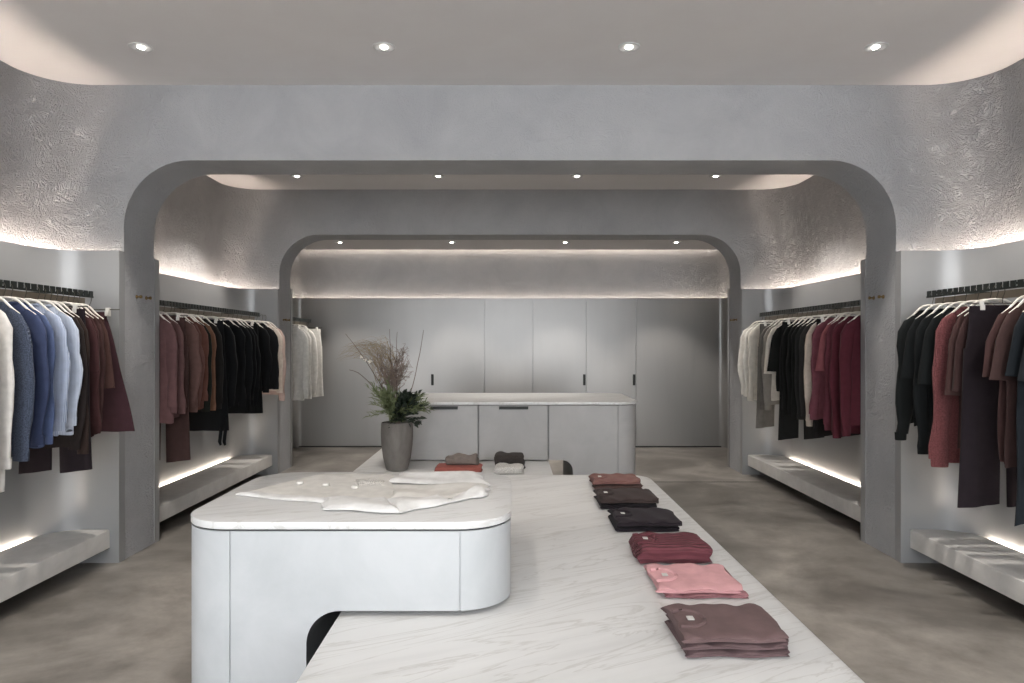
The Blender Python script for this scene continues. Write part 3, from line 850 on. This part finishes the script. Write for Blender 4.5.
FG = 'stacks of folded clothes on the marble table'
X0, X1 = .42, .655
def stack(yf, d, x0, x1, layers, seed, tops):
    z = TZ
    for i, (h, col, kind, name, cat, label) in enumerate(layers):
        rnd = random.Random(seed*10+i); dx = rnd.uniform(-.008, .008)-(len(layers)-1-i)*-.004
        folded(name, label, cat, x0+dx, x1+dx*.4, yf+rnd.uniform(0, .006), yf+d, z, h, col, kind, FG, seed*10+i, 2, i == len(layers)-1)
        z += h
SC = TZ
def DD(y, z): return F*(EYE-z)/(y-345)
tee, swt = ('tee_shirt', 'T-shirt'), ('sweater', 'sweater')
stack(DD(660, TZ), .215, .408, .655, [(.019, '6c5557', 'plain', *tee, 'plum brown folded tee, lowest of the stack nearest the front'),
      (.015, '6e5759', 'plain', *tee, 'plum brown folded tee, middle of the stack nearest the front'),
      (.019, '735b5b', 'plain', *tee, 'plum brown folded tee, topmost of the stack nearest the front')], 1, 3)
stack(DD(600, TZ), .24, .437, .678, [(.014, 'b0797f', 'plain', *tee, 'pink folded tee, lower of the pink pair'),
      (.017, 'c38e91', 'plain', *tee, 'pink folded tee with round neck, upper of the pink pair')], 2, 2)
stack(DD(566, TZ), .21, .428, .672, [(.062, '743a44', 'knit', *swt, 'burgundy ribbed knit sweater folded thick beside the pink tees')], 3, 1)
stack(DD(533, TZ), .235, .42, .668, [(.021, '231d24', 'plain', *tee, 'purple-black folded tee, lower of the stack behind the burgundy knit'),
      (.026, '2c242a', 'plain', *tee, 'purple-black folded tee, upper of the stack behind the burgundy knit')], 4, 2)
stack(DD(510, TZ), .24, .405, .658, [(.024, '211d22', 'plain', *tee, 'black folded tee under the dark brown one'),
      (.028, '3e3230', 'plain', *tee, 'dark brown folded tee on top of a black one')], 5, 2)
stack(DD(490.5, TZ), .21, .425, .665, [(.026, '55403c', 'plain', *tee, 'brown folded tee under the reddish brown one at the table end'),
      (.024, '7d5650', 'plain', *tee, 'reddish brown folded tee on top at the far table end')], 6, 2)

FL = 'folded clothes on the low table'
folded('sweater', 'terracotta folded sweater on the low table', 'sweater', -.575, -.225, 5.18, 5.42, LZ, .05, 'ad5c50', 'plain', FL, 71, 2, False)
folded('sweater', 'crumpled grey sweater heaped on the terracotta one', 'sweater', -.49, -.25, 5.27, 5.47, LZ+.05, .06, '857a73', 'plain', FL, 72, 1, False, .016)
folded('sweater', 'white folded sweater in front of the charcoal one', 'sweater', -.118, .098, 5.16, 5.34, LZ, .06, 'd2cfca', 'rib', FL, 73, 2, False, .006)
folded('sweater', 'charcoal folded sweater behind the white one', 'sweater', -.115, .115, 5.37, 5.56, LZ, .115, '4a4441', 'rib', FL, 74, 3, False, .004)

# ------------------------------------------------------------------ white knit laid out on the cabinet
kn = thing('cardigan', 'cream and white knit cardigan laid flat on the rounded cabinet', 'cardigan', (-.36, 2.25, CZ))
def gp(x, y, dz=0):
    D = F*(EYE-CZ-dz)/(y-345); return ((x-510)*D/F+.36, D-2.25, dz)
cream = fabric('bfbcb6', 'plain'); white = fabric('c6c5c3', 'plain'); rib = fabric('c8c5bf', 'rib')
def cloth(name, quad, mat, nu=40, nv=24, th=.012, wav=.003, seed=1, roll=None, parent=kn, lift=0.):
    """soft sheet over four corner pixels (near-left, near-right, far-right, far-left), with a rounded edge and small folds"""
    rnd = random.Random(seed); ph = [rnd.uniform(0, 6.28) for _ in range(4)]
    P = [Vector(gp(*q)) for q in quad]; top = []; bot = []
    for j in range(nv+1):
        v = j/nv
        for i in range(nu+1):
            u = i/nu
            p = (P[0]*(1-u)+P[1]*u)*(1-v)+(P[3]*(1-u)+P[2]*u)*v
            e = min(1, min(u, 1-u)*nu/3.0, min(v, 1-v)*nv/3.0)
            e = math.sin(.5*PI*max(0, min(1, e)))
            z = th*(.25+.75*e)+wav*e*(math.sin(5*u+ph[0]+3*v)+.6*math.sin(7*v+ph[1]+2*u)+.35*math.sin(9*u-6*v+ph[2]))
            wx = .006*math.sin(11*v+ph[3])*(1 if u in (0, 1) else .4); wy = .006*math.sin(9*u+ph[1])
            top.append((p.x+wx, p.y+wy, max(.001, z)+lift)); bot.append((p.x+wx, p.y+wy, lift))
    W = nu+1; n = W*(nv+1); b = MB(); fs = []
    for j in range(nv):
        for i in range(nu):
            a = j*W+i; fs.append((a, a+1, a+W+1, a+W)); fs.append((n+a, n+a+W, n+a+W+1, n+a+1))
    edge = [i for i in range(W)] + [j*W+nu for j in range(1, nv+1)] + [nv*W+i for i in range(nu-1, -1, -1)] + [j*W for j in range(nv-1, 0, -1)]
    for q in range(len(edge)):
        a, c_ = edge[q], edge[(q+1) % len(edge)]; fs.append((a, n+a, n+c_, c_))
    b.add(top+bot, fs); return b.build(name, mat, parent, smooth=60)
cloth('body', [(240, 494), (398, 502), (392, 475), (322, 474)], cream, th=.008, wav=.0018, seed=3)
cloth('hem_band', [(233, 496), (330, 505), (333, 501), (243, 492.5)], white, nu=30, nv=8, th=.009, wav=.001, seed=4, lift=.002)
cloth('sleeve', [(323, 511), (400, 515), (386, 501), (324, 501)], white, nu=30, nv=16, th=.014, wav=.002, seed=5, lift=.005)
cloth('sleeve', [(398, 514.5), (452, 504), (440, 498.5), (384, 502)], white, nu=30, nv=14, th=.013, wav=.004, seed=6, lift=.004)
cloth('back_sleeve', [(386, 484), (490, 486.5), (478, 474.5), (402, 475)], white, nu=34, nv=16, th=.011, wav=.0035, seed=7, lift=.004)
cloth('shoulder', [(392, 500), (470, 499), (488, 486), (388, 486)], cream, nu=34, nv=18, th=.010, wav=.004, seed=8, lift=.001)
cloth('neckband', [(448, 504), (486, 497.5), (489, 489), (462, 496)], white, nu=20, nv=10, th=.014, wav=.005, seed=9, lift=.004)
cloth('rib_panel', [(354, 487.5), (386, 489), (385, 482.5), (356, 482)], rib, nu=18, nv=10, th=.008, wav=.001, seed=10, lift=.007)
for bx, by in ((300, 482.6), (326, 484.4), (355, 486.6)):
    q = gp(bx, by, .012); b = MB(); b.lathe([(0, 0), (.012, 0), (.013, .004), (.010, .008), (0, .009)], 16, (q[0], q[1], .008))
    tag(b.build('button', M['clip'], kn), 'round white button')

# ------------------------------------------------------------------ vase and dried arrangement
VX, VY = (397-510)*5.355/F, 5.355
vt = thing('vase', 'tall grey cement vase on the low table', 'vase', (VX, VY, LZ))
b = MB(); b.lathe([(0, 0), (.07, 0), (.082, .006), (.09, .03), (.108, .10), (.121, .2), (.125, .29), (.122, .36), (.118, .376), (.112, .376), (.108, .36), (.108, .1), (0, .08)], 40)
b.build('vase_body', M['vase'], vt, smooth=50)
pl = thing('dried_arrangement', 'dried twigs and olive foliage arranged in the grey vase', 'plant', (VX, VY, LZ+.08))
Z0 = LZ+.08
def pp(x, y, dy=0):
    D = VY+dy; return Vector(((x-510)*VY/F-VX, dy, EYE+(345-y)*VY/F-Z0))
rnd = random.Random(11)
def bez(p0, p1, p2, p3, n=9):
    return [p0*(1-t)**3+p1*3*t*(1-t)**2+p2*3*t*t*(1-t)+p3*t**3 for t in [i/n for i in range(n+1)]]
base = Vector((0, 0, 0))
b = MB(); bp = MB()
for i in range(24):                                      # bundle of stems up to the curled head
    st = Vector((rnd.uniform(-.04, .04), rnd.uniform(-.04, .04), rnd.uniform(.1, .25)))
    nd = pp(rnd.gauss(393, 4), rnd.uniform(378, 390), rnd.uniform(-.05, .05))
    b.tube(bez(st, st+Vector((0, 0, .1)), nd-Vector((0, 0, .06)), nd, 6), .0022, 4)
    for _ in range(4):                                   # curling side twigs inside a rounded head
        a = rnd.uniform(0, 2*PI); q = math.sqrt(rnd.random())
        end = pp(395.5+20.5*q*math.cos(a), 364+21*q*math.sin(a), rnd.uniform(-.14, .14))
        sw = Vector((rnd.uniform(-.12, .12), rnd.uniform(-.08, .08), rnd.uniform(-.02, .08)))
        cu = Vector((rnd.uniform(-.12, .12), rnd.uniform(-.07, .07), rnd.uniform(-.04, .10)))
        pts = bez(nd, nd*.6+end*.4+sw, end+cu, end, 9)
        b.tube(pts, [.0024*(1-.6*k_/9) for k_ in range(10)], 4)
        for _ in range(2):
            p0 = pts[rnd.randint(3, 8)]; p1 = p0+Vector((rnd.uniform(-.05, .05), rnd.uniform(-.05, .05), rnd.uniform(-.03, .05)))
            b.tube([p0, (p0+p1)*.5+Vector((rnd.uniform(-.012, .012), 0, .014)), p1], [.0013, .0011, .0008], 4)
for i in range(105):                                     # tan plume arching over to one side
    sx, sy = rnd.uniform(376, 398), rnd.uniform(356, 386)
    u = rnd.random(); ex = 338+42*u+rnd.uniform(-3, 3); ey = 356-10*u+rnd.uniform(-9, 6)
    d0, d1 = rnd.uniform(-.05, .05), rnd.uniform(-.13, .13)
    pts = bez(pp(sx, sy, d0), pp(sx-7, sy-20, d0), pp(ex+rnd.uniform(8, 20), ey-rnd.uniform(5, 15), d1), pp(ex, ey, d1), 8)
    bp.tube(pts, [.0013*(1-.6*q/8) for q in range(9)], 3)
tag(b.build('curled_twigs', M['twig'], pl, fixn=False), 'grey-pink curled twigs', kind='stuff')
tag(bp.build('dried_grass', M['plume'], pl, fixn=False), 'tan dried grass plume', kind='stuff')
for (x0, y0, x1, y1, x2, y2, r) in ((398, 425, 416, 388, 423, 330, .004), (396, 425, 388, 385, 347, 331+3, .004), (396, 425, 391, 370, 390, 329, .003),
                                   (394, 425, 372, 372, 348, 370, .004), (397, 420, 396, 372, 398, 332, .003)):
    q = MB(); p0, p1, p2 = pp(x0, y0), pp(x1, y1, rnd.uniform(-.03, .03)), pp(x2, y2, rnd.uniform(-.05, .05))
    pts = [p0*(1-t)**2+p1*2*t*(1-t)+p2*t*t+Vector((rnd.uniform(-.003, .003), 0, 0)) for t in [i/10 for i in range(11)]]
    q.tube(pts, [r*(1-.55*i/10) for i in range(11)], 6); q.build('branch', M['branch'], pl, fixn=False)
q = MB()
for (x, y) in ((363, 357), (370, 362), (366, 360), (372, 361)):
    c_ = pp(x, y, -.05)
    for _ in range(5):
        d = Vector((rnd.uniform(-1, 1), rnd.uniform(-1, 1), rnd.uniform(-1, 1)))*.010
        q.lathe([(0, -.007), (.006, 0), (0, .007)], 6, tuple(c_+d))
q.build('dried_flowers', M['flower'], pl)
def leaf(mb, p, d, ln, w):
    d = d.normalized(); sd = d.cross(Vector((0, 0, 1)));
    if sd.length < .1: sd = Vector((1, 0, 0))
    sd.normalize(); nn = sd.cross(d)
    sd = sd*math.cos(1)+nn*math.sin(rnd.uniform(-1, 1)); sd.normalize()
    m = p+d*ln*.5+nn*ln*.06; e = p+d*ln-Vector((0, 0, ln*.12))
    mb.add([p, p+d*ln*.25+sd*w*.8, m+sd*w, e, m-sd*w, p+d*ln*.25-sd*w*.8, m+nn*w*.3], [(0, 1, 6), (1, 2, 6), (2, 3, 6), (3, 4, 6), (4, 5, 6), (5, 0, 6)])
q = MB(); dk = MB()
for i in range(60):                                     # willowy olive sprigs
    tx, ty = rnd.choice(((rnd.uniform(368, 400), rnd.uniform(386, 418)), (rnd.uniform(374, 398), rnd.uniform(382, 404)), (rnd.uniform(412, 428), rnd.uniform(395, 412))))
    end = pp(tx, ty, rnd.uniform(-.2, .12)); st = Vector((rnd.uniform(-.06, .06), rnd.uniform(-.06, .06), .30))
    pts = bez(st, st+Vector((0, 0, .08)), (st+end)*.5+Vector((0, 0, .05)), end, 9)
    q.tube(pts, .0018, 4)
    for kk in range(2, 10):
        for _ in range(3):
            d = (pts[min(kk+1, 9)]-pts[kk-1]).normalized()+Vector((rnd.uniform(-.8, .8), rnd.uniform(-.8, .8), rnd.uniform(-.3, .7)))
            leaf(q, pts[kk], d, rnd.uniform(.045, .085), .0042)
for i in range(60):                                     # dark broad leaves
    tx, ty = rnd.uniform(392, 424), rnd.uniform(392, 424)
    if rnd.random() < .3: tx, ty = rnd.uniform(402, 412), rnd.uniform(388, 404)
    end = pp(tx, ty, rnd.uniform(-.16, .06)); st = Vector((rnd.uniform(-.05, .05), rnd.uniform(-.06, .02), .31))
    d = (end-st); dk.tube([st, st+d*.6+Vector((0, 0, .02)), end], .002, 4)
    for _ in range(4):
        leaf(dk, st+d*rnd.uniform(.55, 1), d.normalized()+Vector((rnd.uniform(-.7, .7), rnd.uniform(-.7, .4), rnd.uniform(-.5, .4))), rnd.uniform(.05, .08), .014)
tag(q.build('olive_foliage', M['leaf'], pl, fixn=False, smooth=0), 'narrow olive green leaves', kind='stuff')
tag(dk.build('dark_foliage', M['leafdark'], pl, fixn=False, smooth=0), 'broad dark leaves', kind='stuff')

# ------------------------------------------------------------------ downlights
def downlight(x, y, z, label, power, aim, size=66, tilt=0):
    t = thing('downlight', label, 'ceiling light', (x, y, z), 0, 'recessed ceiling downlights')
    b = MB(); b.lathe([(.022, -.002), (.046, -.003), (.052, -.006), (.066, -.006), (.068, -.002), (.068, 0.0)], 28)
    b.build('trim_ring', M['chrome'], t)
    b = MB(); b.lathe([(0, .0), (.030, .0), (.034, -.006), (.024, -.012), (0, -.013)], 20)
    o = b.build('lamp_lens', M['lens'], t); o.rotation_euler = (0, tilt, 0); o.scale = (.72, .72, .8)
    ld = bpy.data.lights.new('spot', 'SPOT'); ld.energy = power*3.5; ld.spot_size = math.radians(size); ld.spot_blend = .45
    ld.shadow_soft_size = .03; ld.color = (1, .93, .85)
    lo = bpy.data.objects.new('downlight_lamp', ld); COL.objects.link(lo); lo.parent = t
    lo.location = (0, 0, -.03)
    d = Vector(aim)-Vector((x, y, z-.03)); lo.rotation_euler = d.to_track_quat('-Z', 'Y').to_euler()
    return t
ORD = ('above the blue shirts', 'above the cabinet', 'above the folded tees', 'above the aubergine trousers')
for i, lx in enumerate((-2.25, -.767, .725, 2.23)):
    side = abs(lx) > 1
    aim = (math.copysign(2.75, lx), 3.9, 1.2) if side else (lx, 4.3, 0)
    downlight(lx, 4.16, CEIL, 'tilted chrome downlight in the front ceiling '+ORD[i] if side else 'round chrome downlight in the front ceiling '+ORD[i], 38 if side else 16, aim, 75, math.copysign(.35, -lx) if side else 0)
for i, lx in enumerate((-2.25, -.767, .725, 2.23)):
    side = abs(lx) > 1
    downlight(lx, 1.75, CEIL, 'chrome downlight of the row nearest the shop front '+ORD[i], 24 if side else 12, (math.copysign(2.7, lx), 2.6, 1) if side else (lx*.5, 2.2, 0), 75 if side else 85)
ORD2 = ('above the mauve blouses', 'above the vase', 'above the counter', 'above the crimson sweaters')
for i, lx in enumerate((-2.29, -.77, .72, 2.21)):
    side = abs(lx) > 1
    aim = (math.copysign(2.75, lx), 6.7, 1.2) if side else (lx, 7.3, 0)
    downlight(lx, 7.34, CEIL, 'downlight in the ceiling between the two arches, '+ORD2[i], 38 if side else 30, aim, 80)
ORD3 = ('over the white shirts end', 'left of the counter middle', 'right of the counter middle', 'over the blank wall end')
for i, lx in enumerate((-2.25, -.77, .73, 2.2)):
    downlight(lx, 9.04, 2.86, 'downlight in the rear ceiling '+ORD3[i], 30, (lx, 9.3, 0), 80)

# ------------------------------------------------------------------ daylight, camera, view
w = bpy.data.worlds.new('daylight'); S.world = w; w.use_nodes = True
bg = w.node_tree.nodes['Background']; bg.inputs['Color'].default_value = (.96, .98, 1.0, 1); bg.inputs['Strength'].default_value = 6.6

cd = bpy.data.cameras.new('camera'); cam = bpy.data.objects.new('camera', cd); COL.objects.link(cam)
cam.location = (0, 0, EYE); cam.rotation_euler = (.5*PI, 0, 0)
cd.sensor_width = 36; cd.lens = F/1024*36; cd.shift_x = 2/1024; cd.shift_y = 3.5/1024; cd.clip_start = .02
S.camera = cam
S.view_settings.view_transform = 'Standard'; S.view_settings.look = 'None'; S.view_settings.gamma = 1
S.view_settings.use_curve_mapping = False; S.view_settings.exposure = .22
S.cycles.use_denoising = True; S.cycles.max_bounces = 10; S.cycles.diffuse_bounces = 5; S.cycles.glossy_bounces = 3
S.cycles.sample_clamp_indirect = 6; S.cycles.caustics_reflective = False; S.cycles.caustics_refractive = False
